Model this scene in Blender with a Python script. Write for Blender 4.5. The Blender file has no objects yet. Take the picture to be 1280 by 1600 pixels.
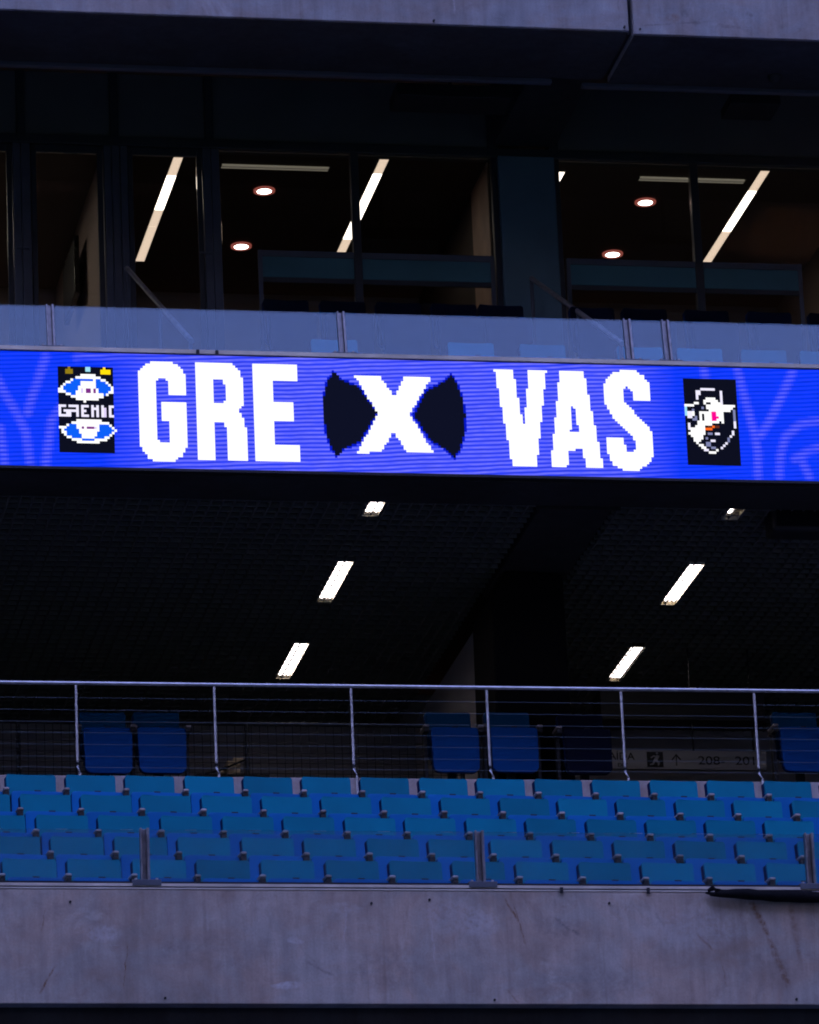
import bpy, bmesh, math, random, json
from mathutils import Matrix, Vector
random.seed(7)
SC = bpy.context.scene
COL = SC.collection

# ------------------------------------------------------------------ camera
# world: X along the stand, Y into the building, Z up; origin = top front edge of the lower parapet, pitch at Z = GROUND
GROUND = -12.05
cam = bpy.data.cameras.new('camera')
cam_ob = bpy.data.objects.new('camera', cam); COL.objects.link(cam_ob)
right = Vector((0.98296917, -0.1791158, -0.04109907))
up = -Vector((0.01798898, 0.31635335, -0.94847085))
back = -Vector((0.18288795, 0.93157828, 0.3141877))
M4 = Matrix((right, up, back)).transposed().to_4x4()
M4.translation = Vector((-7.65966, -39.65978, -10.35354))
cam_ob.matrix_world = M4
cam.sensor_fit = 'VERTICAL'; cam.sensor_height = 24.0; cam.sensor_width = 24.0
cam.lens = 8540.0 / 1600.0 * 24.0
cam.clip_start = 0.5; cam.clip_end = 3000
SC.camera = cam_ob

# ------------------------------------------------------------------ world, sun, exposure (dusk)
SUN_EL, SUN_AZ = math.radians(12), math.radians(25)      # low, behind the stand
w = bpy.data.worlds.new('World'); SC.world = w; w.use_nodes = True
nt = w.node_tree
bg = nt.nodes['Background']
sky = nt.nodes.new('ShaderNodeTexSky'); sky.sky_type = 'NISHITA'; sky.sun_disc = False
sky.sun_elevation = SUN_EL; sky.sun_rotation = SUN_AZ
sky.altitude = 0; sky.air_density = 1.0; sky.dust_density = 0.4; sky.ozone_density = 3.0
tint = nt.nodes.new('ShaderNodeMixRGB'); tint.blend_type = 'MULTIPLY'; tint.inputs[0].default_value = 1.0
tint.inputs[2].default_value = (1.36, .79, .97, 1)          # violet cast of the dusk light, the same over the whole sky
nt.links.new(sky.outputs[0], tint.inputs[1]); nt.links.new(tint.outputs[0], bg.inputs[0])
bg.inputs[1].default_value = 0.15
sun = bpy.data.lights.new('sun', 'SUN'); sun.energy = 0.12; sun.angle = math.radians(12); sun.color = (1.0, 0.9, 0.8)
sun_ob = bpy.data.objects.new('sun', sun); COL.objects.link(sun_ob)
sd = Vector((math.sin(SUN_AZ) * math.cos(SUN_EL), math.cos(SUN_AZ) * math.cos(SUN_EL), math.sin(SUN_EL)))
sun_ob.rotation_euler = sd.to_track_quat('Z', 'Y').to_euler(); sun_ob.location = (0, 0, 60)
SC.view_settings.view_transform = 'Standard'; SC.view_settings.look = 'None'
SC.view_settings.exposure = 3.5; SC.view_settings.gamma = 1.0; SC.view_settings.use_curve_mapping = False
SC.render.engine = 'CYCLES'
SC.cycles.use_denoising = True; SC.cycles.filter_width = 1.9
SC.cycles.max_bounces = 8; SC.cycles.transparent_max_bounces = 24
SC.cycles.sample_clamp_indirect = 4.0

LAMP = .0885      # lamps and the screen, against the exposure of +3.5 stops

# ------------------------------------------------------------------ helpers
ORG = {}
def tag(o, label=None, cat=None, group=None, kind=None):
    if label: o['label'] = label
    if cat: o['category'] = cat
    if group: o['group'] = group
    if kind: o['kind'] = kind
    return o
def empty(name, loc, label, cat, group=None):
    o = bpy.data.objects.new(name, None); COL.objects.link(o)
    o.empty_display_size = 0.2; o.location = loc; ORG[o.name] = Vector(loc)
    return tag(o, label, cat, group)
def copy_tree(o, parent=None):
    c = o.copy(); COL.objects.link(c); c.parent = parent
    for ch in KIDS.get(o.name, []): copy_tree(ch, c)
    return c
KIDS = {}
class MB:
    def __init__(s): s.v = []; s.f = []
    def add(s, vs, fs):
        n = len(s.v); s.v += [tuple(p) for p in vs]; s.f += [[i + n for i in f] for f in fs]; return s
    def box(s, x0, x1, y0, y1, z0, z1):
        x0, x1 = sorted((x0, x1)); y0, y1 = sorted((y0, y1)); z0, z1 = sorted((z0, z1))
        return s.add([(x0,y0,z0),(x1,y0,z0),(x1,y1,z0),(x0,y1,z0),(x0,y0,z1),(x1,y0,z1),(x1,y1,z1),(x0,y1,z1)],
                     [(0,3,2,1),(4,5,6,7),(0,1,5,4),(1,2,6,5),(2,3,7,6),(3,0,4,7)])
    def prism(s, pts, axis, a, b):
        # pts: 2D outline; axis 'x': (y,z) ; 'y': (x,z) ; 'z': (x,y)
        def P(p, t):
            return {'x': (t, p[0], p[1]), 'y': (p[0], t, p[1]), 'z': (p[0], p[1], t)}[axis]
        n = len(pts)
        vs = [P(p, a) for p in pts] + [P(p, b) for p in pts]
        fs = [list(range(n))[::-1], list(range(n, 2 * n))] + [(i, (i + 1) % n, n + (i + 1) % n, n + i) for i in range(n)]
        return s.add(vs, fs)
    def tube(s, path, r, n=10, cap=True):
        path = [Vector(p) for p in path]; vs = []; fs = []
        rs = r if isinstance(r, (list, tuple)) else [r] * len(path)
        for i, p in enumerate(path):
            t = (path[min(i + 1, len(path) - 1)] - path[max(i - 1, 0)]).normalized()
            ref = Vector((0, 0, 1)) if abs(t.z) < 0.95 else Vector((0, 1, 0))
            a = t.cross(ref).normalized(); b = a.cross(t).normalized()
            vs += [p + (a * math.cos(2 * math.pi * k / n) + b * math.sin(2 * math.pi * k / n)) * rs[i] for k in range(n)]
        for i in range(len(path) - 1):
            for k in range(n):
                fs.append((i * n + k, i * n + (k + 1) % n, (i + 1) * n + (k + 1) % n, (i + 1) * n + k))
        if cap: fs += [list(range(n))[::-1], list(range((len(path) - 1) * n, len(path) * n))]
        return s.add(vs, fs)
    def build(s, name, mat, parent=None, bevel=0, seg=2, smooth=False, kind=None, label=None):
        o0 = Vector((0, 0, 0)); q = parent
        while q is not None: o0 += ORG.get(q.name, Vector((0, 0, 0))); q = q.parent
        bm = bmesh.new()
        vs = [bm.verts.new(Vector(p) - o0) for p in s.v]
        for f in s.f:
            try: bm.faces.new([vs[i] for i in f])
            except ValueError: pass
        bmesh.ops.recalc_face_normals(bm, faces=bm.faces)
        if bevel:
            es = [e for e in bm.edges if len(e.link_faces) == 2 and e.calc_face_angle(0) > 0.7]
            bmesh.ops.bevel(bm, geom=es, offset=bevel, segments=seg, profile=0.5, affect='EDGES', clamp_overlap=True)
        if smooth:
            for f in bm.faces: f.smooth = True
            for e in bm.edges:
                if len(e.link_faces) == 2 and e.calc_face_angle(0) > 0.9: e.smooth = False
        me = bpy.data.meshes.new(name); bm.to_mesh(me); bm.free()
        me.materials.append(mat)
        o = bpy.data.objects.new(name, me); COL.objects.link(o)
        if parent is not None:
            o.parent = parent; KIDS.setdefault(parent.name, []).append(o)
        if kind: o['kind'] = kind
        if label: o['label'] = label
        return o
def panel(m, w, h, t, r_top, r_bot, bend, tilt=0.0, x0=0, y0=0, z0=0, nx=10, taper=0.0):
    # a curved rounded panel standing on z0: width w, height h, thickness t; bend(u, v) = forward offset; tilt = lean back per height
    zs = [0, .15, .4, .7, 1.0]
    tb = [r_bot * (1 - math.cos(a * math.pi / 2 / 4)) for a in range(5)]
    tt = [h - r_top * (1 - math.cos(a * math.pi / 2 / 4)) for a in range(4, -1, -1)]
    mid = [r_bot + (h - r_bot - r_top) * k / 4 for k in range(1, 4)]
    zz = sorted(set(tb + mid + tt))
    F = []; B = []
    for z in zz:
        hw = w / 2 + taper * (z / h - .5)
        if z < r_bot: d = r_bot - z; hw -= r_bot - math.sqrt(max(r_bot ** 2 - d * d, 0))
        if z > h - r_top: d = z - (h - r_top); hw -= r_top - math.sqrt(max(r_top ** 2 - d * d, 0))
        for i in range(nx + 1):
            u = -1 + 2 * i / nx
            y = y0 + tilt * z + bend(u, z / h)
            F.append((x0 + u * hw, y - t / 2, z0 + z)); B.append((x0 + u * hw, y + t / 2, z0 + z))
    n = len(F); W = nx + 1; H = len(zz); fs = []
    for j in range(H - 1):
        for i in range(nx):
            a = j * W + i
            fs.append((a, a + 1, a + W + 1, a + W)); fs.append((n + a, n + a + W, n + a + W + 1, n + a + 1))
        fs.append((j * W, (j + 1) * W, n + (j + 1) * W, n + j * W))
        a = j * W + nx; fs.append((a, n + a, n + a + W, a + W))
    for i in range(nx):
        fs.append((i, n + i, n + i + 1, i + 1)); a = (H - 1) * W + i; fs.append((a, a + 1, n + a + 1, n + a))
    m.add(F + B, fs); return m

# ------------------------------------------------------------------ materials
def newmat(name):
    m = bpy.data.materials.new(name); m.use_nodes = True
    return m, m.node_tree.nodes, m.node_tree.links, m.node_tree.nodes['Principled BSDF']
def simple(name, col, rough=0.6, metal=0.0, var=0.12, scale=6.0, bump=0.0, spec=0.5, rand=0.0):
    m, N, L, b = newmat(name)
    b.inputs['Roughness'].default_value = rough; b.inputs['Metallic'].default_value = metal
    b.inputs['Specular IOR Level'].default_value = spec
    geo = N.new('ShaderNodeNewGeometry')
    n = N.new('ShaderNodeTexNoise'); n.inputs['Scale'].default_value = scale; n.inputs['Detail'].default_value = 6
    L.new(geo.outputs['Position'], n.inputs['Vector'])
    mr = N.new('ShaderNodeMapRange'); mr.inputs[1].default_value = .3; mr.inputs[2].default_value = .7
    mr.inputs[3].default_value = 1 - var; mr.inputs[4].default_value = 1 + var
    L.new(n.outputs['Fac'], mr.inputs[0])
    val = mr.outputs[0]
    if rand:
        oi = N.new('ShaderNodeObjectInfo'); r2 = N.new('ShaderNodeMapRange'); r2.inputs[3].default_value = 1 - rand; r2.inputs[4].default_value = 1 + rand
        L.new(oi.outputs['Random'], r2.inputs[0])
        mu = N.new('ShaderNodeMath'); mu.operation = 'MULTIPLY'; L.new(val, mu.inputs[0]); L.new(r2.outputs[0], mu.inputs[1]); val = mu.outputs[0]
    vm = N.new('ShaderNodeVectorMath'); vm.operation = 'SCALE'; vm.inputs[0].default_value = col
    L.new(val, vm.inputs['Scale']); L.new(vm.outputs[0], b.inputs['Base Color'])
    rr = N.new('ShaderNodeMapRange'); rr.inputs[3].default_value = max(rough - .1, .02); rr.inputs[4].default_value = min(rough + .12, 1)
    L.new(n.outputs['Fac'], rr.inputs[0]); L.new(rr.outputs[0], b.inputs['Roughness'])
    if bump:
        bp = N.new('ShaderNodeBump'); bp.inputs['Strength'].default_value = bump; bp.inputs['Distance'].default_value = .01
        L.new(n.outputs['Fac'], bp.inputs['Height']); L.new(bp.outputs[0], b.inputs['Normal'])
    return m
def concrete(name, col, streaks=(), patches=(), stain=.25, speck=True, rust=.5):
    m, N, L, b = newmat(name)
    b.inputs['Roughness'].default_value = .85; b.inputs['Specular IOR Level'].default_value = .25
    geo = N.new('ShaderNodeNewGeometry')
    def noise(scale, det=6, rough=.55, map=None, dist=0):
        n = N.new('ShaderNodeTexNoise'); n.inputs['Scale'].default_value = scale; n.inputs['Detail'].default_value = det
        n.inputs['Roughness'].default_value = rough; n.inputs['Distortion'].default_value = dist
        src = geo.outputs['Position']
        if map:
            mp = N.new('ShaderNodeMapping'); mp.inputs['Scale'].default_value = map[:3]
            if len(map) > 3: mp.inputs['Rotation'].default_value = (0, map[3], 0)
            L.new(src, mp.inputs[0]); src = mp.outputs[0]
        L.new(src, n.inputs['Vector']); return n.outputs['Fac']
    def rng(v, a, c, lo, hi, clamp=True):
        r = N.new('ShaderNodeMapRange'); r.inputs[1].default_value = a; r.inputs[2].default_value = c; r.inputs[3].default_value = lo; r.inputs[4].default_value = hi
        r.clamp = clamp; L.new(v, r.inputs[0]); return r.outputs[0]
    def mul(a, c):
        k = N.new('ShaderNodeMath'); k.operation = 'MULTIPLY'
        for i, x in enumerate((a, c)):
            if isinstance(x, (int, float)): k.inputs[i].default_value = x
            else: L.new(x, k.inputs[i])
        return k.outputs[0]
    def mathn(op, a, c):
        k = N.new('ShaderNodeMath'); k.operation = op
        for i, x in enumerate((a, c)):
            if x is None: continue
            if isinstance(x, (int, float)): k.inputs[i].default_value = x
            else: L.new(x, k.inputs[i])
        return k.outputs[0]
    big = rng(noise(.9, 8, .6, dist=.4), .3, .7, 1 - stain, 1 + stain * .8)
    med = rng(noise(5, 8, .65), .3, .7, .86, 1.12)
    vert = rng(noise(1, 5, .6, (9, 9, .8)), .35, .65, .88, 1.08)
    brush = rng(noise(1, 6, .7, (26, 26, 2.6)), .35, .65, .95, 1.04)
    fine = rng(noise(60, 4), .3, .7, .93, 1.06)
    val = mul(mul(mul(mul(big, med), vert), brush), fine)
    vm = N.new('ShaderNodeVectorMath'); vm.operation = 'SCALE'; vm.inputs[0].default_value = col; L.new(val, vm.inputs['Scale'])
    cur = vm.outputs[0]
    tone = rng(noise(1.7, 8, .66, (1, 1, 1.3), .7), .40, .60, 0, 1)
    tm = N.new('ShaderNodeMixRGB'); tm.blend_type = 'MULTIPLY'; L.new(mul(tone, .75), tm.inputs[0]); L.new(cur, tm.inputs[1]); tm.inputs[2].default_value = (1.0, .83, .74, 1); cur = tm.outputs[0]
    blot = rng(noise(6.5, 8, .72, (1, 1, .8), .9), .54, .70, 0, .42)
    tb = N.new('ShaderNodeMixRGB'); tb.blend_type = 'MULTIPLY'; L.new(blot, tb.inputs[0]); L.new(cur, tb.inputs[1]); tb.inputs[2].default_value = (.62, .58, .56, 1); cur = tb.outputs[0]
    pores = rng(noise(120, 2, .5), .66, .72, 0, .55)
    tp = N.new('ShaderNodeMixRGB'); tp.blend_type = 'MULTIPLY'; L.new(pores, tp.inputs[0]); L.new(cur, tp.inputs[1]); tp.inputs[2].default_value = (.45, .42, .40, 1); cur = tp.outputs[0]
    drip = mul(rng(noise(1, 5, .6, (11, 11, .30)), .56, .74, 0, .7), rng(noise(2.3, 4), .42, .62, 0, 1))
    td = N.new('ShaderNodeMixRGB'); td.blend_type = 'MULTIPLY'; L.new(drip, td.inputs[0]); L.new(cur, td.inputs[1]); td.inputs[2].default_value = (.66, .58, .52, 1); cur = td.outputs[0]
    scr = mul(rng(noise(1, 3, .5, (3, 3, 60, .7)), .66, .72, 0, .5), rng(noise(3.7, 3), .55, .65, 0, 1))
    ts = N.new('ShaderNodeMixRGB'); L.new(scr, ts.inputs[0]); L.new(cur, ts.inputs[1]); ts.inputs[2].default_value = (*[min(c * 1.5, .7) for c in col], 1); cur = ts.outputs[0]
    def mix(fac, c2):
        x = N.new('ShaderNodeMixRGB'); L.new(fac, x.inputs[0]); L.new(cur, x.inputs[1]); x.inputs[2].default_value = (*c2, 1); return x.outputs[0]
    if rust:
        rs = mul(rng(noise(2.2, 4, .6, (1, 1, .45)), .55, .78, 0, 1), rng(noise(9, 5, .7, (1.6, 1.6, .5)), .5, .75, 0, 1))
        cur = mix(mul(rs, rust), (.20, .12, .075))
    pale = mul(rng(noise(3.1, 6, .6, (1, 1, .7), .6), .62, .76, 0, .55), 1.0)
    cur = mix(pale, tuple(min(c * 1.6, .7) for c in col))
    # scratch lines and rust runs with a place of their own: (x0, z0, x1, z1, half width, colour, strength)
    sep = N.new('ShaderNodeSeparateXYZ'); L.new(geo.outputs['Position'], sep.inputs[0])
    wob = mathn('MULTIPLY', mathn('SUBTRACT', noise(7, 4), .5), .09)
    brk = rng(noise(22, 5, .7), .38, .6, .1, 1)
    for (x0, z0, x1, z1, hw, c2, st) in streaks:
        dx, dz = x1 - x0, z1 - z0; ln = math.hypot(dx, dz); ux, uz = dx / ln, dz / ln
        px = mathn('ADD', mathn('SUBTRACT', sep.outputs[0], x0), wob); pz = mathn('SUBTRACT', sep.outputs[2], z0)
        along = mathn('ADD', mathn('MULTIPLY', px, ux), mathn('MULTIPLY', pz, uz))
        acr = mathn('ABSOLUTE', mathn('SUBTRACT', mathn('MULTIPLY', px, uz), mathn('MULTIPLY', pz, ux)), None)
        f = mul(rng(acr, hw * .25, hw, 1, 0), mul(rng(along, 0, .06, 0, 1), rng(along, ln * .8, ln, 1, 0)))
        cur = mix(mul(mul(f, brk), st), c2)
    for (x0, z0, rx, rz, c2, st) in patches:
        px = mathn('DIVIDE', mathn('ADD', mathn('SUBTRACT', sep.outputs[0], x0), wob), rx); pz = mathn('DIVIDE', mathn('ADD', mathn('SUBTRACT', sep.outputs[2], z0), wob), rz)
        d = mathn('ADD', mathn('MULTIPLY', px, px), mathn('MULTIPLY', pz, pz))
        cur = mix(mul(mul(rng(d, .3, 1, 1, 0), brk), st), c2)
    L.new(cur, b.inputs['Base Color'])
    bp = N.new('ShaderNodeBump'); bp.inputs['Strength'].default_value = .35; bp.inputs['Distance'].default_value = .006
    L.new(mul(mul(med, brush), fine), bp.inputs['Height']); L.new(bp.outputs[0], b.inputs['Normal'])
    return m
def glass(name, tint, ior=1.55, dirt_sheen=0.0, refl=(1, 1, 1)):
    m, N, L, b = newmat(name); N.remove(b); out = N['Material Output']
    tr = N.new('ShaderNodeBsdfTransparent'); tr.inputs[0].default_value = (*tint, 1)
    gl = N.new('ShaderNodeBsdfGlossy'); gl.inputs['Roughness'].default_value = .02; gl.inputs[0].default_value = (*refl, 1)
    fr = N.new('ShaderNodeFresnel'); fr.inputs[0].default_value = ior
    mx = N.new('ShaderNodeMixShader'); L.new(fr.outputs[0], mx.inputs[0]); L.new(tr.outputs[0], mx.inputs[1]); L.new(gl.outputs[0], mx.inputs[2])
    res = mx.outputs[0]
    if dirt_sheen:
        df = N.new('ShaderNodeBsdfDiffuse'); df.inputs[0].default_value = (.5, .5, .52, 1)
        geo = N.new('ShaderNodeNewGeometry'); mp = N.new('ShaderNodeMapping'); mp.inputs['Scale'].default_value = (1.3, 1.3, 1); mp.inputs['Rotation'].default_value = (0, .5, 0)
        n = N.new('ShaderNodeTexNoise'); n.inputs['Scale'].default_value = 3; n.inputs['Detail'].default_value = 9; n.inputs['Roughness'].default_value = .65
        L.new(geo.outputs['Position'], mp.inputs[0]); L.new(mp.outputs[0], n.inputs['Vector'])
        r = N.new('ShaderNodeMapRange'); r.inputs[1].default_value = .4; r.inputs[2].default_value = .8; r.inputs[3].default_value = 0.0; r.inputs[4].default_value = dirt_sheen * 3.2
        L.new(n.outputs['Fac'], r.inputs[0])
        m2 = N.new('ShaderNodeMixShader'); L.new(r.outputs[0], m2.inputs[0]); L.new(res, m2.inputs[1]); L.new(df.outputs[0], m2.inputs[2]); res = m2.outputs[0]
    L.new(res, out.inputs[0]); return m
def emit(name, col, strength):
    m, N, L, b = newmat(name)
    b.inputs['Base Color'].default_value = (.6, .6, .6, 1); b.inputs['Emission Color'].default_value = (*col, 1); b.inputs['Emission Strength'].default_value = strength * LAMP
    return m

CONC = (.445, .405, .365)
RUST, DARKS, PALE = (.22, .12, .07), (.16, .15, .15), (.62, .6, .6)
M = {
 'parapet': concrete('parapet_concrete', CONC, streaks=[
    (.73,-.04,.84,-.28,.014,RUST,.9), (.80,-.1,.89,-.47,.010,RUST,.9), (2.66,-.06,2.80,-.40,.030,RUST,1.0), (2.78,-.36,2.95,-.80,.034,RUST,.95),
    (2.22,-.33,2.34,-.48,.012,RUST,1.0), (1.10,-.22,1.34,-.38,.022,DARKS,.6), (2.98,-.10,3.04,-.60,.030,RUST,.55), (-2.70,-.60,-2.86,-.84,.010,RUST,1.0),
    (-2.17,-.42,-2.20,-.80,.006,RUST,1.0), (-2.80,-.15,-2.82,-.36,.006,RUST,.7), (1.88,-.16,1.98,-.30,.014,DARKS,.5), (-.86,-.55,-.60,-.70,.016,DARKS,.45),
    (.16,-.20,.17,-.62,.006,PALE,.4), (-.50,-.10,-.52,-.75,.008,PALE,.35), (.72,-.78,.80,-.9,.012,RUST,.7), (2.40,-.55,2.44,-.78,.008,RUST,.5), (-1.1,-.3,-1.13,-.62,.006,DARKS,.4)],
    patches=[(-.97,-.755,.13,.03,PALE,.85), (-2.35,-.36,.16,.08,PALE,.5), (.35,-.22,.32,.17,PALE,.30), (-.9,-.42,.09,.03,PALE,.6), (1.15,-.3,.22,.10,DARKS,.35), (-2.6,-.2,.25,.12,DARKS,.25), (2.2,-.3,.5,.2,PALE,.25),(1.3,-.75,.6,.16,DARKS,.3),(-1.6,-.5,.5,.18,DARKS,.22),(-.2,-.62,.35,.2,DARKS,.28),(2.75,-.62,.3,.2,DARKS,.2),(.55,-.28,.16,.12,PALE,.4),(-.55,-.16,.2,.06,PALE,.3)], stain=.27, rust=.7),
 'fascia': concrete('fascia_concrete', (.29, .30, .315), streaks=[(3.2,8.98,3.9,9.05,.012,DARKS,.6), (3.0,8.96,3.02,9.3,.01,DARKS,.5), (.6,9.0,.62,9.3,.008,DARKS,.4), (1.5,9.02,1.52,9.3,.012,PALE,.4)],
    patches=[(3.5,9.07,.08,.05,RUST,.5), (3.62,9.12,.05,.05,DARKS,.6), (3.72,9.03,.05,.03,DARKS,.6), (4.2,9.12,.05,.03,DARKS,.7), (4.0,9.0,.2,.02,DARKS,.5)], stain=.18, rust=.25),
 'conc': concrete('terrace_concrete', (.36, .34, .33), rust=.2),
 'soffit': concrete('shaded_soffit_concrete', (.045, .048, .051), rust=.1),  # concrete coloured darker to carry the soffit shade
 'wallconc': concrete('upstand_concrete', (.40, .365, .35), stain=.22, rust=.5),
 'seatback': simple('seat_back_plastic', (.001, .192, .300), .58, var=.08, scale=3, rand=.16, spec=.10),
 'seatpan': simple('seat_pan_plastic', (.001, .152, .46), .46, var=.06, scale=3, rand=.10, spec=.14),
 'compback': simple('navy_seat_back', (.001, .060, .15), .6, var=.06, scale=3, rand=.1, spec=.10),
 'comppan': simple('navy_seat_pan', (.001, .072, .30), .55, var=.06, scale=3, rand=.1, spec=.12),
 'edge_shade': simple('seat_edge_shade', (.002, .018, .085), .6, spec=.1),  # dark tone stands for shade at the seat edges
 'seatbar': simple('seat_arm_metal', (.33, .29, .28), .45, .4, rand=.35),
 'black': simple('black_plastic', (.012, .012, .014), .6),
 'blackcloth': simple('black_cloth', (.010, .010, .012), .95, var=.3, scale=30, bump=.4, spec=.1),
 'steel': simple('galvanised_steel', (.62, .63, .65), .34, .85, var=.15, scale=12),
 'steel2': simple('dull_steel', (.42, .40, .41), .45, .5, var=.25, scale=14),
 'postmetal': simple('post_metal', (.25, .245, .26), .4, .6, var=.3, scale=14),
 'cable': simple('steel_cable', (.12, .16, .18), .5, .3),
 'strip': simple('aluminium_strip', (.64, .58, .50), .5, .2, var=.2, scale=4),
 'frame': simple('dark_frame', (.050, .058, .07), .45, .3, var=.1),
 'frame_light': simple('grey_frame', (.115, .135, .17), .4, .4, var=.1),
 'spandrel': simple('dark_spandrel', (.13, .14, .15), .35, .1, var=.1, scale=2),
 'teal': simple('teal_panel', (.06, .19, .235), .45, var=.12, scale=2),
 'column': simple('painted_column', (.10, .19, .24), .55, var=.12, scale=2),
 'room': simple('suite_wall_paint', (.40, .315, .28), .7, var=.08, scale=2),
 'wood': simple('wood_panel', (.55, .38, .30), .5, var=.2, scale=4),
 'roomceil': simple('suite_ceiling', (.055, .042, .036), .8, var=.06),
 'roomceil_lit': simple('side_suite_ceiling', (.12, .095, .085), .8, var=.06),  # side ceilings paler: extra floor bounce put into the colour
 'roomdark': simple('dark_panelling', (.05, .037, .03), .6),
 'roomfloor': simple('suite_floor', (.08, .06, .05), .7),
 'grid': simple('grid_bar', (.16, .16, .16), .6, .1),
 'plenum': simple('plenum_black', (.008, .008, .009), .9),
 'pier': simple('pier_black', (.006, .006, .007), .9, spec=.1),
 'conwall': simple('concourse_wall', (.40, .38, .385), .8, var=.1, scale=2),
 'confloor': simple('concourse_floor', (.055, .053, .053), .7),
 'wire': simple('fence_wire', (.03, .035, .045), .6, .4),
 'signface': simple('sign_face', (.30, .30, .30), .5, var=.04),
 'signink': simple('sign_ink', (.012, .012, .012), .7),
 'carton': simple('carton', (.75, .60, .38), .8, var=.15, scale=20),
 'shadedseat': simple('shaded_seat_plastic', (.003, .006, .022), .7, rand=.2, spec=.1),  # seat plastic with the shade of its place put into the colour
 'tray': simple('lamp_tray', (.80, .74, .60), .5, .0, var=.05),
 'ring': emit('bloom_ring', (1.0, .22, .16), .30),  # reddish emission imitating bloom round the lens
 'tube': emit('lamp_tube', (1.0, .88, .86), 9.0),
 'strip_on': emit('strip_bright', (1.0, .84, .68), 6.0),
 'strip_far': emit('strip_far', (1.0, .84, .68), 22.0),
 'strip_dim': emit('strip_dim', (1.0, .74, .54), 1.05),
 'down': emit('downlight_lens', (1.0, .80, .70), 14.0),
 'slot': emit('slot_edge', (1.0, .86, .62), .17), 'slot_dim': emit('slot_face', (1.0, .86, .66), .07),  # faint emission that keeps the air slots pale
 'glass_low': glass('balustrade_glass', (.86, .94, .955), ior=1.42, dirt_sheen=.005),
 'glass_up': glass('terrace_glass', (.80, .90, .98), ior=1.44, dirt_sheen=.018, refl=(.74, .90, 1.0)),  # mottle on this pane imitates an uneven sky reflection, besides dirt
 'glass_win': glass('window_glass', (.90, .92, .93), dirt_sheen=.0),
 'housing': simple('board_housing', (.016, .016, .02), .5, .2),
 'grass': simple('pitch_grass', (.035, .075, .02), .9, var=.35, scale=.4),
 'far': simple('opposite_seating', (.025, .045, .085), .8, var=.25, scale=.25),
 'roof': simple('roof_underside', (.10, .10, .105), .8, var=.1, scale=.2),
 'tv': simple('tv_case', (.012, .012, .014), .25),
}
XL, XR = -9.0, 11.0

# ------------------------------------------------------------------ setting
def struct(name, mb, mat, parent=None): return mb.build(name, mat, parent, kind='structure')
struct('pitch', MB().add([(-1500,-1500,GROUND),(1500,-1500,GROUND),(1500,1500,GROUND),(-1500,1500,GROUND)], [(0,1,2,3)]), M['grass'])
# seating terrace of the lower stand: stepped section, front row floor at -0.36
STEP, TREAD, F0 = .3945, .8, -.36
prof = [(.14, F0)]
for r in range(4):
    y = 1.12 + TREAD * r
    prof += [(y, F0 + STEP * r), (y, F0 + STEP * (r + 1))]
prof += [(4.82, F0 + STEP * 4), (4.82, -.75), (.14, -.75)]
struct('seating_terrace', MB().prism(prof, 'x', XL, XR), M['conc'])
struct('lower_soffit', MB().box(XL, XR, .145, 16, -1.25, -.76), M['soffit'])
lw = [(-24, GROUND), (2.5, GROUND), (2.5, -6.0), (1.5, -6.0), (-24, -11.2)]
struct('lower_stand', MB().prism(lw, 'x', XL * 4, XR * 4), M['far'])
struct('lower_back_wall', MB().box(XL, XR, 3.0, 3.3, GROUND, -1.26), M['soffit'])
# opposite and end stands of the bowl
ring = MB()
ring.prism([(-100, GROUND), (-100, -9), (-118, 2), (-118, 10), (-134, 22), (-134, 32), (-140, 46.5), (-150, 46.5), (-150, GROUND)], 'x', -130, 130)
struct('opposite_stand', ring, M['far'])
side = MB()
side.prism([(80, GROUND), (80, -9), (98, 2), (98, 10), (114, 22), (114, 32), (120, 44), (130, 44), (130, GROUND)], 'y', -99, 40)
struct('end_stand_right', side, M['far'])
side = MB()
side.prism([(-80, GROUND), (-80, -9), (-98, 2), (-98, 10), (-114, 22), (-114, 32), (-120, 44), (-130, 44), (-130, GROUND)], 'y', -99, 40)
struct('end_stand_left', side, M['far'])
# roof ring over the stands
struct('roof_opposite', MB().prism([(-155, 50), (-64, 54), (-64, 55.5), (-155, 53)], 'x', -135, 135), M['roof'])
struct('roof_right', MB().prism([(135, 50), (58, 54), (58, 55.5), (135, 53)], 'y', -71.9, 0), M['roof'])
struct('roof_left', MB().prism([(-135, 50), (-58, 54), (-58, 55.5), (-135, 53)], 'y', -71.9, 0), M['roof'])
struct('roof_above', MB().prism([(40, 50), (-4, 54), (-4, 55.5), (40, 53)], 'x', -135, 135), M['roof'])
# concourse
struct('concourse_floor', MB().prism([(5.02, 1.9), (14, 1.9), (14, 2.745), (7.12, 2.745), (7.12, 2.2), (5.02, 2.2)], 'x', XL, XR), M['confloor'])
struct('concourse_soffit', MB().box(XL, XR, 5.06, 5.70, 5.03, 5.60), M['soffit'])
ceil = struct('concourse_ceiling', MB().box(XL, XR, 5.71, 14, 5.42, 5.6), M['plenum'])
g = MB()
x = XL
while x < XR:
    if not (2.44 < x < 3.14): g.box(x, x + .012, 5.71, 12.9, 5.05, 5.095)
    x += .106
y = 5.80
while y < 12.9:
    g.box(XL, 2.43, y, y + .012, 5.052, 5.093); g.box(3.15, XR, y, y + .012, 5.052, 5.093); y += .15
gr = g.build('ceiling_grid', M['grid'], ceil, kind='stuff')
gr['label'] = 'open grid of dark metal bars hung below the black ceiling'
struct('terrace_slab', MB().box(XL, XR, 5.10, 6.15, 5.62, 5.74).box(XL, XR, 6.16, 6.95, 5.62, 6.45).box(XL, XR, 6.96, 8.3, 5.62, 6.86), M['conc'])
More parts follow.
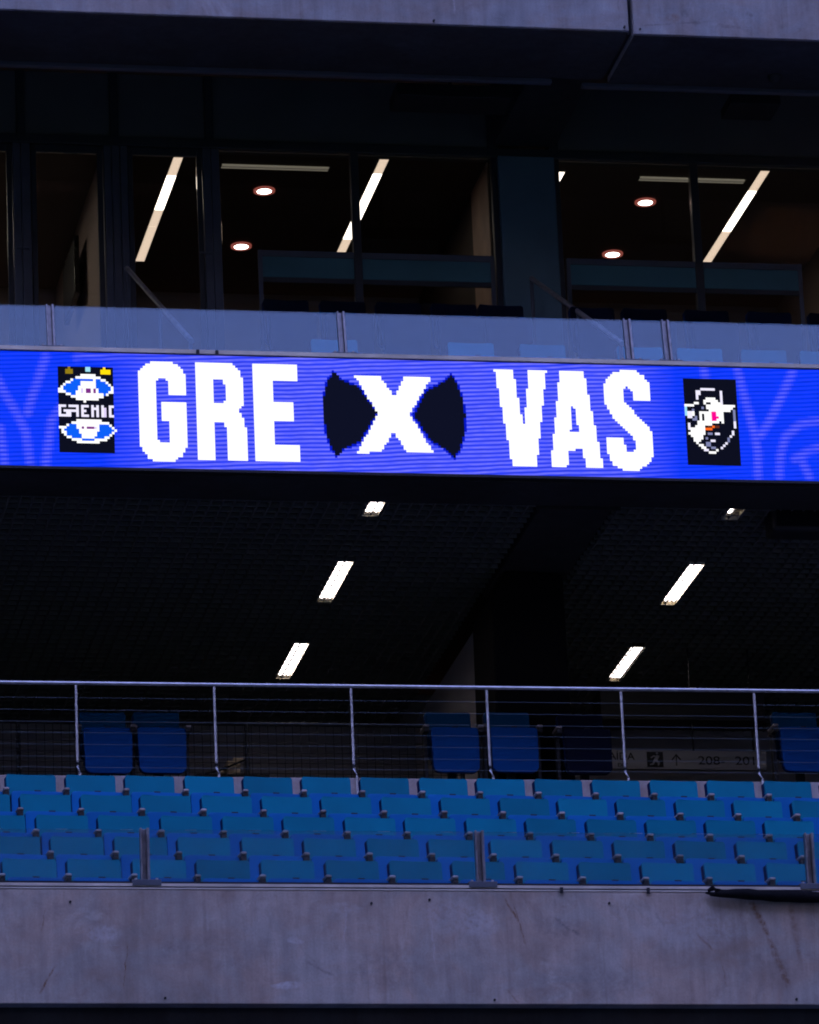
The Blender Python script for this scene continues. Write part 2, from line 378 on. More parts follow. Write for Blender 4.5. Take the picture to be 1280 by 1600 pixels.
struct('suite_floor', MB().box(XL, XR, 8.31, 13, 6.6, 6.88), M['roomfloor'])
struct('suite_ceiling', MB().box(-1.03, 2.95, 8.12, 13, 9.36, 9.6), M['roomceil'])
struct('side_suite_ceiling', MB().box(XL, -1.031, 8.12, 13, 9.36, 9.6).box(2.951, XR, 8.12, 13, 9.36, 9.6), M['roomceil_lit'])
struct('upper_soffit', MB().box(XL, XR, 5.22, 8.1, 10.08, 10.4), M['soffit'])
struct('upper_stand', MB().prism([(5.2, 10.45), (30, 24), (30, 10.45)], 'x', XL, XR), M['conc'])
for nm, a, b in (('end_wall_left', XL - .3, XL - .01), ('end_wall_right', XR + .01, XR + .3)):
    struct(nm, MB().box(a, b, 5.2, 15, -.7, 10.4), M['soffit'])

# ------------------------------------------------------------------ lower parapet
pw = empty('parapet_wall', (0, 0, -.903), 'weathered grey concrete parapet wall with rust streaks below the blue seats', 'wall')
MB().box(XL, XR, 0, .135, -.903, -.0185).build('wall_panel', M['parapet'], pw, bevel=.008)
MB().box(XL, XR, -.004, .137, -.018, -.006).build('strip', M['strip'], pw, bevel=.002)
MB().box(XL, XR, .003, .137, -.0055, .0035).build('gap', M['housing'], pw)
MB().box(XL, XR, -.003, .137, .004, .027).build('strip', M['strip'], pw, bevel=.002)
MB().box(XL, XR, -.002, .10, .0275, .042).build('rubber_seal', M['housing'], pw)
for bx, bz in ((.15,-.09),(1.55,-.11),(-1.9,-.86),(.62,-.87),(2.98,-.86),(-.30,-.12),(-2.6,-.12)):
    MB().tube([(bx, -.010, bz), (bx, .004, bz)], .010, 8).build('bolt', M['black'], pw)
for bx in (1.18, 1.86):
    MB().box(bx - .012, bx + .012, -.022, -.012, -.035, .01).build('clip', M['housing'], pw)

def balustrade(name, label, posts, y, z0, z1, xl, xr, gm, cat='balustrade', lean=0.0):
    t = empty(name, (0, y, z0), label, cat)
    xs = [xl] + posts + [xr]
    for i in range(len(xs) - 1):
        a, b = xs[i] + .020, xs[i + 1] - .020
        dl = lean * (z1 - z0)
        MB().prism([(y - .006, z0 + .006), (y + .006, z0 + .006), (y + .006 + dl, z1), (y - .006 + dl, z1)], 'x', a, b).build('pane', gm, t)
    for px in posts:
        p = MB()
        for a, b, c, d_ in ((-.036, -.022, -.030, .028), (.014, .034, -.030, .028), (-.0219, .0139, .012, .028)):
            p.prism([(y + c, z0 + .002), (y + d_, z0 + .002), (y + d_ + dl, z1 + .008), (y + c + dl, z1 + .008)], 'x', px + a, px + b)
        po = p.build('post', M['postmetal'], t, bevel=.004)
        MB().box(px - .11, px + .11, y - .080, y + .05, z0 - .045, z0 + .0015).build('base_plate', M['frame_light'], po, bevel=.003)
        for s in (-.08, .08):
            MB().tube([(px + s, y - .050, z0 + .001), (px + s, y - .050, z0 + .018)], .010, 8).build('bolt', M['steel2'], po)
    return t
balustrade('glass_balustrade', 'low frameless glass balustrade with steel posts on the parapet before the seats', [-7.2,-4.61,-2.015,.572,3.178,5.77,8.36], .07, .055, .465, XL, XR, M['glass_low'])
# rolled black banner lying along the parapet
t = MB()
pts = []; rs = []
for i in range(60):
    u = i / 59; xx = 2.335 + u * 6; pts.append((xx, -.050 - .006 * math.sin(u * 40), -.045 - .014 * math.sin(min(u * 6, 1) * 2.2) + .006 * math.sin(xx * 5.3) + .004 * math.sin(xx * 13)))
    rs.append((.012 + .034 * min(1, u * 24)) * (1 + .10 * math.sin(xx * 11) + .06 * math.sin(xx * 29)))
t.tube(pts, rs, 12)
bn = empty('rolled_banner', (2.335, -.05, -.05), 'rolled black cloth banner tied along the top of the concrete parapet', 'banner')
t.build('cloth_roll', M['blackcloth'], bn, smooth=True)
k = MB()
k.tube([(2.32, -.05, -.02), (2.36, -.055, .0), (2.40, -.05, -.015), (2.37, -.06, -.05), (2.30, -.05, -.035)], [.012, .022, .026, .020, .008], 8)
k.build('knot', M['blackcloth'], bn, smooth=True)

# ------------------------------------------------------------------ seats
def make_seat(name, mb_, mp, arms=1):
    t = bpy.data.objects.new(name, None); COL.objects.link(t); t.empty_display_size = .1; ORG[t.name] = Vector((0, 0, 0))
    # backrest (its visible top reaches z = 0.82); folded seat pan 0.2 in front of it
    b = panel(MB(), .415, .46, .022, .024, .05, lambda u, v: .018 * (1 - u * u) - .004, .15, 0, -.03, .36, taper=.006)
    bo = b.build('backrest', mb_, t, bevel=.006, smooth=True)
    panel(MB(), .414, .452, .052, .024, .05, lambda u, v: .010 * (1 - u * u), .15, -.004, .011, .36, taper=.006).build('rear_shade_shell', M['edge_shade'], bo, bevel=.012, smooth=True)  # added dark layer, shows as the shaded left edge of the backrest
    p = panel(MB(), .432, .43, .030, .030, .06, lambda u, v: -.014 * (1 - u * u) * math.sin(v * 2.4), .06, .012, -.215, .180, taper=.012)
    po = p.build('seat_pan', mp, t, bevel=.011, seg=3, smooth=True)
    panel(MB(), .430, .418, .034, .030, .06, lambda u, v: -.004 * (1 - u * u), .06, .009, -.180, .182, taper=.012).build('pan_shade_shell', M['edge_shade'], po, bevel=.010, smooth=True)  # likewise added for the shaded edge of the pan
    MB().box(.012 - .026, .012 + .026, -.214, -.192, .6065, .6165).build('grip_slot', M['black'], po)
    MB().tube([(-.20, -.10, .30), (.20, -.10, .30)], .02, 8).build('hinge_bar', M['black'], t)
    for a in range(arms):
        sx = -.252 if a == 0 else .252
        ar = MB().box(sx - .025, sx + .025, -.235, -.012, .606, .634).build('armrest', M['seatbar'], t, bevel=.010, smooth=True)
        MB().box(sx - .023, sx + .023, -.228, -.03, .562, .6045).build('arm_support', M['black'], ar, bevel=.004)
        MB().box(sx - .015, sx + .015, -.14, -.06, .06, .561).build('bracket', M['black'], t)
    MB().box(-.09, .09, -.09, .06, .0, .06).box(-.04, .04, -.07, -.03, .06, .30).build('floor_bracket', M['black'], t, bevel=.003)
    return t
ORD = ['first','second','third','fourth','fifth','sixth','seventh','eighth','ninth','tenth','eleventh','twelfth','thirteenth','fourteenth','fifteenth']
seat0 = make_seat('stadium_seat', M['seatback'], M['seatpan'])
used = [False]
def place(proto, used, loc, rz, label, group, cat='seat'):
    o = proto if not used[0] else copy_tree(proto)
    used[0] = True
    o.location = loc; o.rotation_euler = (0, 0, rz); tag(o, label, cat, group)
    return o
ROWS = [ # backrest left edge of the first listed seat, pitch, count in view (first index, last index)
 (-2.998, .504, 0, 12, 'the front row by the glass'), (-2.518, .504, -1, 12, 'the second row up'), (-2.535, .502, -1, 12, 'the third row up'),
 (-2.573, .501, -1, 13, 'the fourth row up'), (-2.588, .501, 0, 13, 'the top row below the railing')]
for r, (x0, pitch, k0, k1, rowname) in enumerate(ROWS):
    Y = .9 + TREAD * r; Z = F0 + STEP * r
    n = k1 - k0 + 1
    for k in range(k0 - 4, k1 + 5):
        cx = x0 + pitch * k + .2075 + random.uniform(-.005, .005)
        if k < k0: lab, grp = 'blue folding seat of %s, past the left edge' % rowname, 'seats past the left of ' + rowname
        elif k > k1: lab, grp = 'blue folding seat of %s, past the right edge' % rowname, 'seats past the right of ' + rowname
        else:
            i = k - k0; j = k1 - k
            pos = ('leftmost' if i == 0 else 'rightmost' if j == 0 else ORD[i] + ' from the left' if i <= j else ORD[j] + ' from the right')
            lab = 'blue folding seat, %s in %s' % (pos, rowname); grp = 'folding seats in the stand'
        s = place(seat0, used, (cx, Y + random.uniform(-.006, .006), Z + .002), math.radians(3.5 + random.uniform(-1.0, 1.0)), lab, grp)

# upstand wall behind the top row
uw = empty('upstand_wall', (0, 4.83, 1.2), 'low concrete upstand wall behind the top row of seats', 'wall')
MB().box(XL, XR, 4.83, 5.0, 1.0, 2.235).build('wall_panel', M['wallconc'], uw, bevel=.008)
# ------------------------------------------------------------------ cable railing
rl = empty('cable_railing', (0, 4.95, 2.2), 'steel railing with thin horizontal cables behind the top row of seats', 'railing')
MB().tube([(XL, 4.90, 3.055), (-3, 4.90, 3.073), (4, 4.90, 3.082), (XR, 4.90, 3.09)], .0165, 10).build('top_rail', M['steel'], rl, smooth=True)
for i in range(-5, 11):
    px = -1.885 + 1.195 * i
    if not XL < px < XR: continue
    po = MB().tube([(px, 4.90, 3.055), (px, 4.90, 2.38), (px + .002, 4.89, 2.33), (px + .008, 4.825, 2.25), (px + .010, 4.812, 2.0)], .0125, 8).build('post', M['steel'], rl, smooth=True)
    MB().box(px - .04, px + .065, 4.815, 4.828, 1.92, 2.02).build('foot_plate', M['steel2'], po)
    MB().tube([(px, 4.90, 2.352), (px, 4.89, 2.370)], .0145, 8).build('clamp', M['frame'], po)
for z in (2.945, 2.838, 2.734, 2.636, 2.532, 2.426, 2.328):
    MB().tube([(XL, 4.90, z - .015), (1, 4.90, z + .003), (XR, 4.90, z + .012)], .0016, 5, cap=False).build('cable', M['cable'], rl)
# companion seats behind the railing
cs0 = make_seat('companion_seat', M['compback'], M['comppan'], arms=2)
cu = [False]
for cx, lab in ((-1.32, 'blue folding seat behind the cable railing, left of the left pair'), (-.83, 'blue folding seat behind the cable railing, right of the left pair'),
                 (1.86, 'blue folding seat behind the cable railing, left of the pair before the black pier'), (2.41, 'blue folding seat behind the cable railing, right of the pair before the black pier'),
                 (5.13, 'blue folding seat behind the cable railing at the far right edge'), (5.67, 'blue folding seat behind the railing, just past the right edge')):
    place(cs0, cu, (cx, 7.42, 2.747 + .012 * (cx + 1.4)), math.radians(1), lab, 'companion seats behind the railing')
dk = make_seat('dark_companion_seat', M['shadedseat'], M['shadedseat'], arms=1)
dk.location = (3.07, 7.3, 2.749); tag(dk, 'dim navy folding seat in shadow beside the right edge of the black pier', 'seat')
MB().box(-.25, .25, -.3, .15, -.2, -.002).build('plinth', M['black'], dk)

# ------------------------------------------------------------------ concourse contents
pr = empty('black_pier', (2.69, 7.6, 2.2), 'tall black clad pier with a chamfered top corner in the dark concourse', 'pier')
MB().prism([(2.34, 2.75), (3.07, 2.75), (3.045, 5.0), (2.50, 5.03), (2.36, 4.78)], 'y', 7.6, 8.55).build('cladding', M['pier'], pr, bevel=.02)
MB().box(2.60, 3.0, 8.56, 8.60, 2.2, 5.0).build('back_panel', M['pier'], pr)
gw = empty('cross_wall', (2.6, 10.4, 2.2), 'dim grey wall running back behind the black pier', 'wall')
MB().box(2.56, 2.9, 8.62, 12.6, 2.2, 5.02).build('wall_panel', M['conwall'], gw)
bm_ = empty('ceiling_beam', (2.8, 6.5, 5.0), 'smooth dark concrete beam between the ceiling grids above the pier', 'beam')
MB().box(2.46, 3.12, 5.72, 8.5, 5.036, 5.40).build('soffit_panel', M['soffit'], bm_, bevel=.01)
MB().box(2.40, 3.18, 5.704, 5.718, 5.0, 5.034).build('trim', M['housing'], bm_)
bw = empty('concourse_back_wall', (0, 12.9, 2.2), 'dim grey back wall of the dark concourse', 'wall')
MB().box(XL, XR, 12.92, 13.2, 2.2, 5.41).build('wall_panel', M['conwall'], bw)
# fence of dark wire mesh
fe = empty('mesh_fence', (0, 9, 2.2), 'dark wire mesh fence behind the railing in the concourse', 'fence')
fm = MB()
x = -4.0
while x < 2.3: fm.box(x, x + .006, 9.0, 9.006, 2.25, 3.92); x += .078
z = 2.25
while z < 3.93: fm.box(-4.0, 2.3, 9.007, 9.013, z, z + .006); z += .10
fm.build('wire_mesh', M['wire'], fe, kind='stuff')
for px in (-4.0, -1.9, .25, 2.3): MB().tube([(px, 9.03, 2.2), (px, 9.03, 3.95)], .022, 8).build('post', M['wire'], fe)
MB().tube([(-4, 9.03, 3.94), (2.3, 9.03, 3.94)], .02, 8).build('rail', M['wire'], fe)
# carton on a trolley behind the fence
ct = empty('carton', (.24, 10, 3.70), 'small beige carton with an open flap behind the mesh fence', 'carton')
MB().box(.20, .33, 9.95, 10.15, 3.70, 3.84).build('box_body', M['carton'], ct, bevel=.004)
MB().prism([(.26, 3.842), (.35, 3.842), (.37, 3.885), (.27, 3.885)], 'y', 9.97, 9.98).build('flap', M['carton'], ct)
MB().prism([(.10, 3.70), (.198, 3.70), (.198, 3.76), (.14, 3.76)], 'y', 10.0, 10.1).build('flap', M['carton'], ct)
tr = empty('trolley', (.24, 10, 2.2), 'dark trolley with a slanted handle carrying the beige carton', 'trolley')
MB().box(-.1, .6, 9.9, 10.3, 3.66, 3.698).build('deck', M['black'], tr, bevel=.004)
for a in (-.06, .56):
    for b in (9.93, 10.27): MB().tube([(a, b, 2.2), (a, b, 3.66)], .016, 8).build('leg', M['black'], tr)
MB().tube([(-.02, 9.90, 3.70), (.12, 9.90, 3.73), (.42, 9.90, 3.86)], .010, 6).build('handle', M['black'], tr)
# overhead exit sign
def text_mesh(s, size, mat, parent, x, y, z, name='lettering', sx=1.0):
    cu_ = bpy.data.curves.new('t', 'FONT'); cu_.body = s; cu_.size = size; cu_.extrude = .002
    ob = bpy.data.objects.new('t', cu_); COL.objects.link(ob); bpy.context.view_layer.update()
    me = bpy.data.meshes.new_from_object(ob.evaluated_get(bpy.context.evaluated_depsgraph_get()))
    bpy.data.objects.remove(ob)
    o0 = ORG[parent.name]
    for v in me.vertices: v.co = Vector((x + v.co.x * sx, y - v.co.z, z + v.co.y)) - o0
    me.materials.clear(); me.materials.append(mat); me.name = name
    o = bpy.data.objects.new(name, me); COL.objects.link(o); o.parent = parent; return o
sg = empty('exit_sign', (4.7, 10, 3.82), 'grey hanging sign reading SAÍDA with arrow and 208-201', 'sign')
MB().box(3.885, 5.52, 10.0, 10.05, 3.815, 4.005).build('sign_board', M['signface'], sg, bevel=.003)
for sx in (4.8, 5.4): MB().tube([(sx, 10.025, 4.006), (sx, 10.025, 5.05)], .010, 6).build('hanger', M['black'], sg)
text_mesh('SAÍDA', .105, M['signink'], sg, 3.895, 9.996, 3.905, sx=1.05)
text_mesh('EXIT', .050, M['signink'], sg, 4.03, 9.996, 3.835)
text_mesh('208-', .120, M['signink'], sg, 4.83, 9.996, 3.865, sx=1.25)
text_mesh('201', .120, M['signink'], sg, 5.20, 9.996, 3.865, sx=1.25)
MB().box(4.325, 4.485, 9.990, 9.9985, 3.835, 3.985).build('pictogram', M['signink'], sg)
fig = MB()
for poly in ([(4.39,3.905),(4.42,3.955),(4.45,3.945),(4.425,3.90),(4.45,3.88),(4.44,3.845),(4.425,3.845),(4.43,3.872),(4.405,3.885),(4.385,3.855),(4.35,3.85),(4.35,3.862),(4.375,3.87)],
             [(4.415,3.962),(4.435,3.962),(4.435,3.980),(4.415,3.980)], [(4.36,3.93),(4.39,3.95),(4.41,3.945),(4.405,3.933),(4.39,3.935),(4.365,3.918)]):
    fig.prism(poly, 'y', 9.985, 9.989)
fig.build('running_figure', M['signface'], sg)
MB().prism([(4.612,3.85),(4.622,3.85),(4.622,3.945),(4.655,3.905),(4.665,3.912),(4.617,3.970),(4.569,3.912),(4.579,3.905),(4.612,3.945)], 'y', 9.994, 9.9985).build('arrow', M['signink'], sg)
MB().box(3.885, 5.52, 9.95, 10.3, 4.30, 4.60).build('duct', M['black'], empty('ventilation_duct', (4.7, 10.1, 4.3), 'black duct hanging above the exit sign', 'duct'))
# loudspeaker under the soffit at the right
sp = empty('loudspeaker', (4.95, 5.8, 4.86), 'black loudspeaker under the ceiling edge at the right', 'loudspeaker')
MB().box(4.60, 5.25, 5.80, 6.1, 4.87, 5.13).build('cabinet', M['black'], sp, bevel=.04, seg=3, smooth=True)
MB().box(4.64, 5.21, 5.79, 5.799, 4.91, 5.09).build('grille', M['blackcloth'], sp)
MB().box(4.85, 5.0, 5.85, 6.0, 5.131, 5.41).build('bracket', M['black'], sp)

# concourse ceiling lamps: open trays with two tubes
for xx, y0, y1, lab in ((.90, 5.74, 6.14, 'short fluorescent ceiling lamp nearest the screen, left row'), (.91, 7.47, 8.70, 'fluorescent ceiling lamp in the middle of the left row'), (.915, 10.03, 11.21, 'fluorescent ceiling lamp farthest back in the left row'),
                        (4.20, 5.74, 6.05, 'short fluorescent ceiling lamp nearest the screen, right row'), (4.21, 7.38, 8.63, 'fluorescent ceiling lamp in the middle of the right row'), (4.235, 10.0, 11.15, 'fluorescent ceiling lamp farthest back in the right row')):
    t = empty('ceiling_lamp', (xx + .068, (y0 + y1) / 2, 5.05), lab, 'ceiling lamp', 'concourse ceiling lamps')
    xx -= .006; x1 = xx + .148
    MB().box(xx, xx + .006, y0, y1, 5.045, 5.12).box(x1 - .006, x1, y0, y1, 5.045, 5.12).box(xx + .006, x1 - .006, y0, y0 + .006, 5.045, 5.12).box(xx + .006, x1 - .006, y1 - .006, y1, 5.045, 5.12).box(xx + .006, x1 - .006, y0 + .006, y1 - .006, 5.112, 5.12).build('tray', M['tray'], t)
    for s in (.034, .074, .114):
        if xx > 4 and y1 < 6.1 and s > .04: continue
        e1 = y1 - (.10 if y1 > 6.5 else .10 if xx < 4 else .16)
        tb = MB().tube([(xx + s, y0 + .007, 5.074), (xx + s, e1, 5.074)], .01995, 16).build('tube', M['tube'], t, smooth=True)
        MB().tube([(xx + s, e1 + .001, 5.074), (xx + s, e1 + .03, 5.074)], .0155, 8).build('end_cap', M['tray'], tb)

# ------------------------------------------------------------------ upper fascia
fa = empty('upper_fascia', (0, 4, 8.9), 'pale concrete fascia of the upper tier across the top', 'fascia')
MB().box(XL, 3.092, 4.0, 5.10, 8.932, 10.4).build('panel', M['fascia'], fa, bevel=.008)
MB().box(3.134, XR, 3.985, 5.10, 8.900, 10.4).build('panel', M['fascia'], fa, bevel=.008)
MB().box(XL, 3.085, 4.03, 5.095, 8.922, 8.9305).build('soffit_shade_sheet', M['soffit'], fa)  # added dark sheet, gives the fascia underside its shade
MB().box(3.14, XR, 4.02, 5.095, 8.890, 8.8985).build('soffit_shade_sheet', M['soffit'], fa)
MB().box(3.0925, 3.1335, 4.12, 5.09, 8.95, 10.39).build('joint_filler', M['housing'], fa)
for bx, bz in ((3.05, 8.965), (3.19, 8.945), (1.32, 8.96)): MB().tube([(bx, 3.975, bz), (bx, 4.004, bz)], .010, 8).build('bolt', M['black'], fa)
cd = empty('soffit_conduit', (0, 5.16, 8.88), 'thin grey conduit running along the rear edge of the upper soffit', 'conduit')
MB().box(XL, 2.62, 5.11, 5.18, 8.885, 8.925).build('trunking', M['frame_light'], cd, bevel=.004)
MB().box(2.9, XR, 5.11, 5.18, 8.86, 8.898).build('trunking', M['frame_light'], cd, bevel=.004)
dm = empty('dome_camera', (4.63, 4.87, 8.90), 'small black dome camera on the upper soffit at right', 'camera')
d = MB(); d.tube([(4.63, 4.80, 8.898), (4.63, 4.80, 8.875), (4.63, 4.80, 8.85), (4.63, 4.80, 8.83), (4.63, 4.80, 8.822)], [.07, .068, .055, .03, .004], 14); d.build('dome', M['black'], dm, smooth=True)
for nm, a, b, z0, z1, lab in (('ceiling_unit', 1.36, 2.44, 9.09, 9.22, 'long black box hung under the soffit above the middle window'), ('ceiling_unit', 4.52, 5.0, 9.12, 9.22, 'short black box hung under the soffit above the right window')):
    t = empty(nm, ((a + b) / 2, 6, z0), lab, 'ceiling unit')
    MB().box(a, b, 6.0, 6.4, z0, z1).build('case', M['black'], t, bevel=.01)
    MB().tube([((a + b) / 2, 6.2, z1), ((a + b) / 2, 6.2, 10.08)], .02, 8).build('hanger', M['black'], t)
ub = empty('upper_beam', (3.0, 6.5, 9.4), 'dark concrete beam above the teal column', 'beam')
MB().box(2.66, 3.26, 5.23, 7.93, 9.42, 10.07).build('beam_body', M['soffit'], ub, bevel=.01)

# ------------------------------------------------------------------ suite facade
FY = 8.0
sd_ = empty('spandrel_row', (0, FY, 9.4), 'row of dark spandrel panels above the suite windows', 'spandrel')
xs = [-8.2, -6.6, -5.0, -3.3, -1.89, -1.0, -.09, 2.65]
for i in range(len(xs) - 1):
    MB().box(xs[i] + .04, xs[i + 1] - .04, FY - .02, FY + .08, 9.405, 10.06).build('panel', M['spandrel'], sd_, bevel=.004)
    MB().box(xs[i] - .038, xs[i] + .038, FY - .05, FY + .09, 9.405, 10.06).build('mullion', M['frame'], sd_, bevel=.004)
MB().box(2.612, 2.70, FY - .05, FY + .09, 9.405, 10.06).build('mullion', M['frame'], sd_, bevel=.004)
MB().box(3.20, 3.298, FY - .05, FY + .09, 9.405, 10.06).build('mullion', M['frame'], sd_, bevel=.004)
MB().box(3.30, 6.9, FY - .02, FY + .08, 9.405, 10.06).build('panel', M['spandrel'], sd_, bevel=.004)
MB().box(XL, XR, FY - .06, FY + .11, 9.315, 9.403).build('transom', M['frame'], sd_, bevel=.006)

def door(name, label, x0, x1, jl, jr, hx):
    t = empty(name, ((x0 + x1) / 2, FY, 6.87), label, 'door')
    for a, b in jl: MB().box(a, b, FY - .05, FY + .06, 6.87, 9.313).build('jamb', M['frame_light'], t, bevel=.006)
    for a, b in jr: MB().box(a, b, FY - .05, FY + .06, 6.87, 9.313).build('jamb', M['frame_light'], t, bevel=.006)
    f = MB().box(x0, x0 + .05, FY - .02, FY + .03, 6.89, 9.31).box(x1 - .05, x1, FY - .02, FY + .03, 6.89, 9.31).box(x0 + .05, x1 - .05, FY - .02, FY + .03, 9.24, 9.31).box(x0 + .05, x1 - .05, FY - .02, FY + .03, 6.89, 7.05)
    f.build('leaf_frame', M['frame'], t, bevel=.004)
    MB().box(x0 + .051, x1 - .051, FY, FY + .01, 7.051, 9.239).build('pane', M['glass_win'], t)
    h = MB().tube([(hx, FY - .022, 8.24), (hx, FY - .07, 8.24), (hx - .12, FY - .07, 8.24)], .011, 8)
    h.build('handle', M['frame_light'], t, smooth=True)
    return t
door('glazed_door', 'dark framed glazed door at left showing a wall with a television', -1.80, -1.12, [(-1.975, -1.90), (-1.895, -1.81)], [(-1.11, -1.04)], -1.84)
door('glazed_door', 'dark framed glazed door with a long strip light behind it', -.88, -.17, [(-1.035, -.96), (-.955, -.885)], [(-.165, -.09), (-.085, -.005)], -.10)
door('glazed_door', 'dark framed glazed door at the far left edge', -2.70, -1.98, [(-2.80, -2.72)], [], -2.6)
def window(label, x0, x1, mid, band_x0, band_x1):
    t = empty('window', ((x0 + x1) / 2, FY, 6.87), label, 'window')
    cuts = [x0] + mid + [x1]
    for m_ in mid: MB().box(m_ - .038, m_ + .038, FY - .045, FY + .05, 6.87, 9.313).build('mullion', M['frame'], t, bevel=.005)
    for i in range(len(cuts) - 1):
        a = cuts[i] + (.04 if i else .006); b = cuts[i + 1] - (.04 if i < len(cuts) - 2 else .006)
        MB().box(a, b, FY, FY + .01, 6.9, 9.31).build('pane', M['glass_win'], t)
        c, d_ = max(a, band_x0), min(b, band_x1)
        if d_ > c:
            bd = MB().box(c, d_, FY - .03, FY - .004, 8.03, 8.235).build('band_panel', M['teal'], t, bevel=.003)
            MB().box(c, d_, FY - .032, FY - .003, 8.238, 8.30).build('band_rail', M['frame_light'], bd, bevel=.003)
            MB().box(c, d_, FY - .032, FY - .003, 7.98, 8.027).build('band_rail', M['frame'], bd, bevel=.003)
    for e in (band_x0, band_x1):
        MB().box(e - .02, e + .02, FY - .036, FY - .002, 6.9, 8.30).build('upright', M['frame_light'], t, bevel=.003)
    return t
window('wide suite window with two downlights between the left doors and the teal column', .0, 2.63, [1.30], .36, 2.60)
window('wide suite window with two downlights right of the teal column', 3.30, 6.95, [4.627], 3.34, 5.62)
window('suite window beyond the left edge of the view', XL + .1, -2.81, [-5.0, -6.8], XL + .2, -3)
co = empty('column', (2.96, 7.95, 6.87), 'smooth teal painted column between the two suite windows', 'column')
MB().box(2.69, 3.24, 7.90, 8.30, 6.87, 9.312).build('shaft', M['column'], co, bevel=.012)
for a, b in ((2.635, 2.687), (3.243, 3.297)): MB().box(a, b, FY - .04, FY + .06, 6.87, 9.312).build('edge_trim', M['frame'], co, bevel=.004)
# suite rooms
pt = empty('partition_wall', (-1.02, 10, 6.9), 'brown partition wall of the left suite with a television on it', 'wall')
MB().box(-1.09, -.98, 8.13, 11.9, 6.885, 9.355).build('wall_panel', M['room'], pt)
pt = empty('partition_wall', (2.95, 10, 6.9), 'brown wood panelled partition behind the teal column', 'wall')
MB().box(2.66, 3.27, 8.31, 11.9, 6.885, 9.355).build('wall_panel', M['roomdark'], pt)
MB().box(2.64, 2.655, 8.20, 9.0, 6.885, 9.355).build('wood_panel', M['wood'], pt)
pt = empty('partition_wall', (6.9, 10, 6.9), 'brown partition wall at the right end of the right suite', 'wall')
MB().box(6.45, 6.6, 8.13, 11.9, 6.885, 9.355).build('wall_panel', M['room'], pt)
pt = empty('suite_back_wall', (0, 12, 6.9), 'dark brown rear wall of the suites', 'wall')
MB().box(XL, XR, 11.91, 12.2, 6.885, 9.355).build('wall_panel', M['room'], pt)
tv = empty('television', (-1.19, 9.9, 8.4), 'black wall mounted television seen from its edge behind the left door', 'television')
MB().box(-1.215, -1.165, 9.45, 10.35, 8.38, 8.98).build('case', M['tv'], tv, bevel=.006)
MB().box(-1.2165, -1.2155, 9.48, 10.32, 8.41, 8.95).build('screen', M['black'], tv)
MB().box(-1.164, -1.091, 9.75, 10.05, 8.55, 8.8).build('bracket', M['black'], tv)
# strip lights, downlights, slot diffusers
def strip_light(x, y0, y1, lab, segs):
    t = empty('strip_light', (x, (y0 + y1) / 2, 9.35), lab, 'strip light', 'suite strip lights')
    L_ = y1 - y0
    for (a, b, mt) in segs:
        MB().box(x - .044, x + .044, y0 + a * L_ + .004, y0 + b * L_ - .004, 9.347, 9.356).build('diffuser', M[mt], t)
    MB().box(x - .052, x - .045, y0, y1, 9.344, 9.359).box(x + .045, x + .052, y0, y1, 9.344, 9.359).box(x - .0449, x + .0449, y0 - .006, y0, 9.344, 9.359).box(x - .0449, x + .0449, y1, y1 + .006, 9.344, 9.359).build('frame', M['frame'], t)
strip_light(-2.75, 8.6, 11.0, 'white strip light in the suite past the left edge of the view', [(0, .5, 'strip_far'), (.5, 1, 'strip_far')])
strip_light(-.345, 8.25, 11.05, 'long white strip light behind the left door', [(0, .18, 'strip_dim'), (.18, .50, 'strip_on'), (.50, .66, 'strip_dim'), (.66, 1, 'strip_dim')])
strip_light(1.635, 8.16, 11.0, 'long white strip light behind the middle window', [(0, .14, 'strip_dim'), (.14, .75, 'strip_on'), (.75, 1, 'strip_dim')])
strip_light(3.40, 8.36, 10.9, 'white strip light end showing beside the teal column', [(0, .2, 'strip_on'), (.2, 1, 'strip_on')])
strip_light(5.40, 8.14, 11.0, 'long white strip light behind the right window', [(0, .2, 'strip_dim'), (.2, .58, 'strip_on'), (.58, 1, 'strip_dim')])
for x, y, lab in ((.61, 9.08, 'round downlight nearer the glass in the middle suite'), (.61, 10.57, 'round downlight farther back in the middle suite'), (4.41, 9.09, 'round downlight nearer the glass in the right suite'), (4.39, 10.51, 'round downlight farther back in the right suite')):
    t = empty('downlight', (x, y, 9.35), lab, 'downlight', 'suite downlights')
    MB().tube([(x, y, 9.346), (x, y, 9.3575)], .070, 20).build('lens', M['down'], t)
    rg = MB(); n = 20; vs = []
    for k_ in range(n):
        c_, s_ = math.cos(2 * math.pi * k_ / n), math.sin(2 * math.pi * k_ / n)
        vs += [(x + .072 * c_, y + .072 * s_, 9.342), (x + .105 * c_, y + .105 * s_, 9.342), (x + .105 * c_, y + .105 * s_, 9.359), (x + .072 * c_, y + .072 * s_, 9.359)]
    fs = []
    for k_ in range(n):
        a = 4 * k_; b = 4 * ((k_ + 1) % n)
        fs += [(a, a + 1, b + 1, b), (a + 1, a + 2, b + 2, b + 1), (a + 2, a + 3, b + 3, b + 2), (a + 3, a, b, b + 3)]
    rg.add(vs, fs).build('glow_ring', M['ring'], t)  # rim glows in place of lens bloom
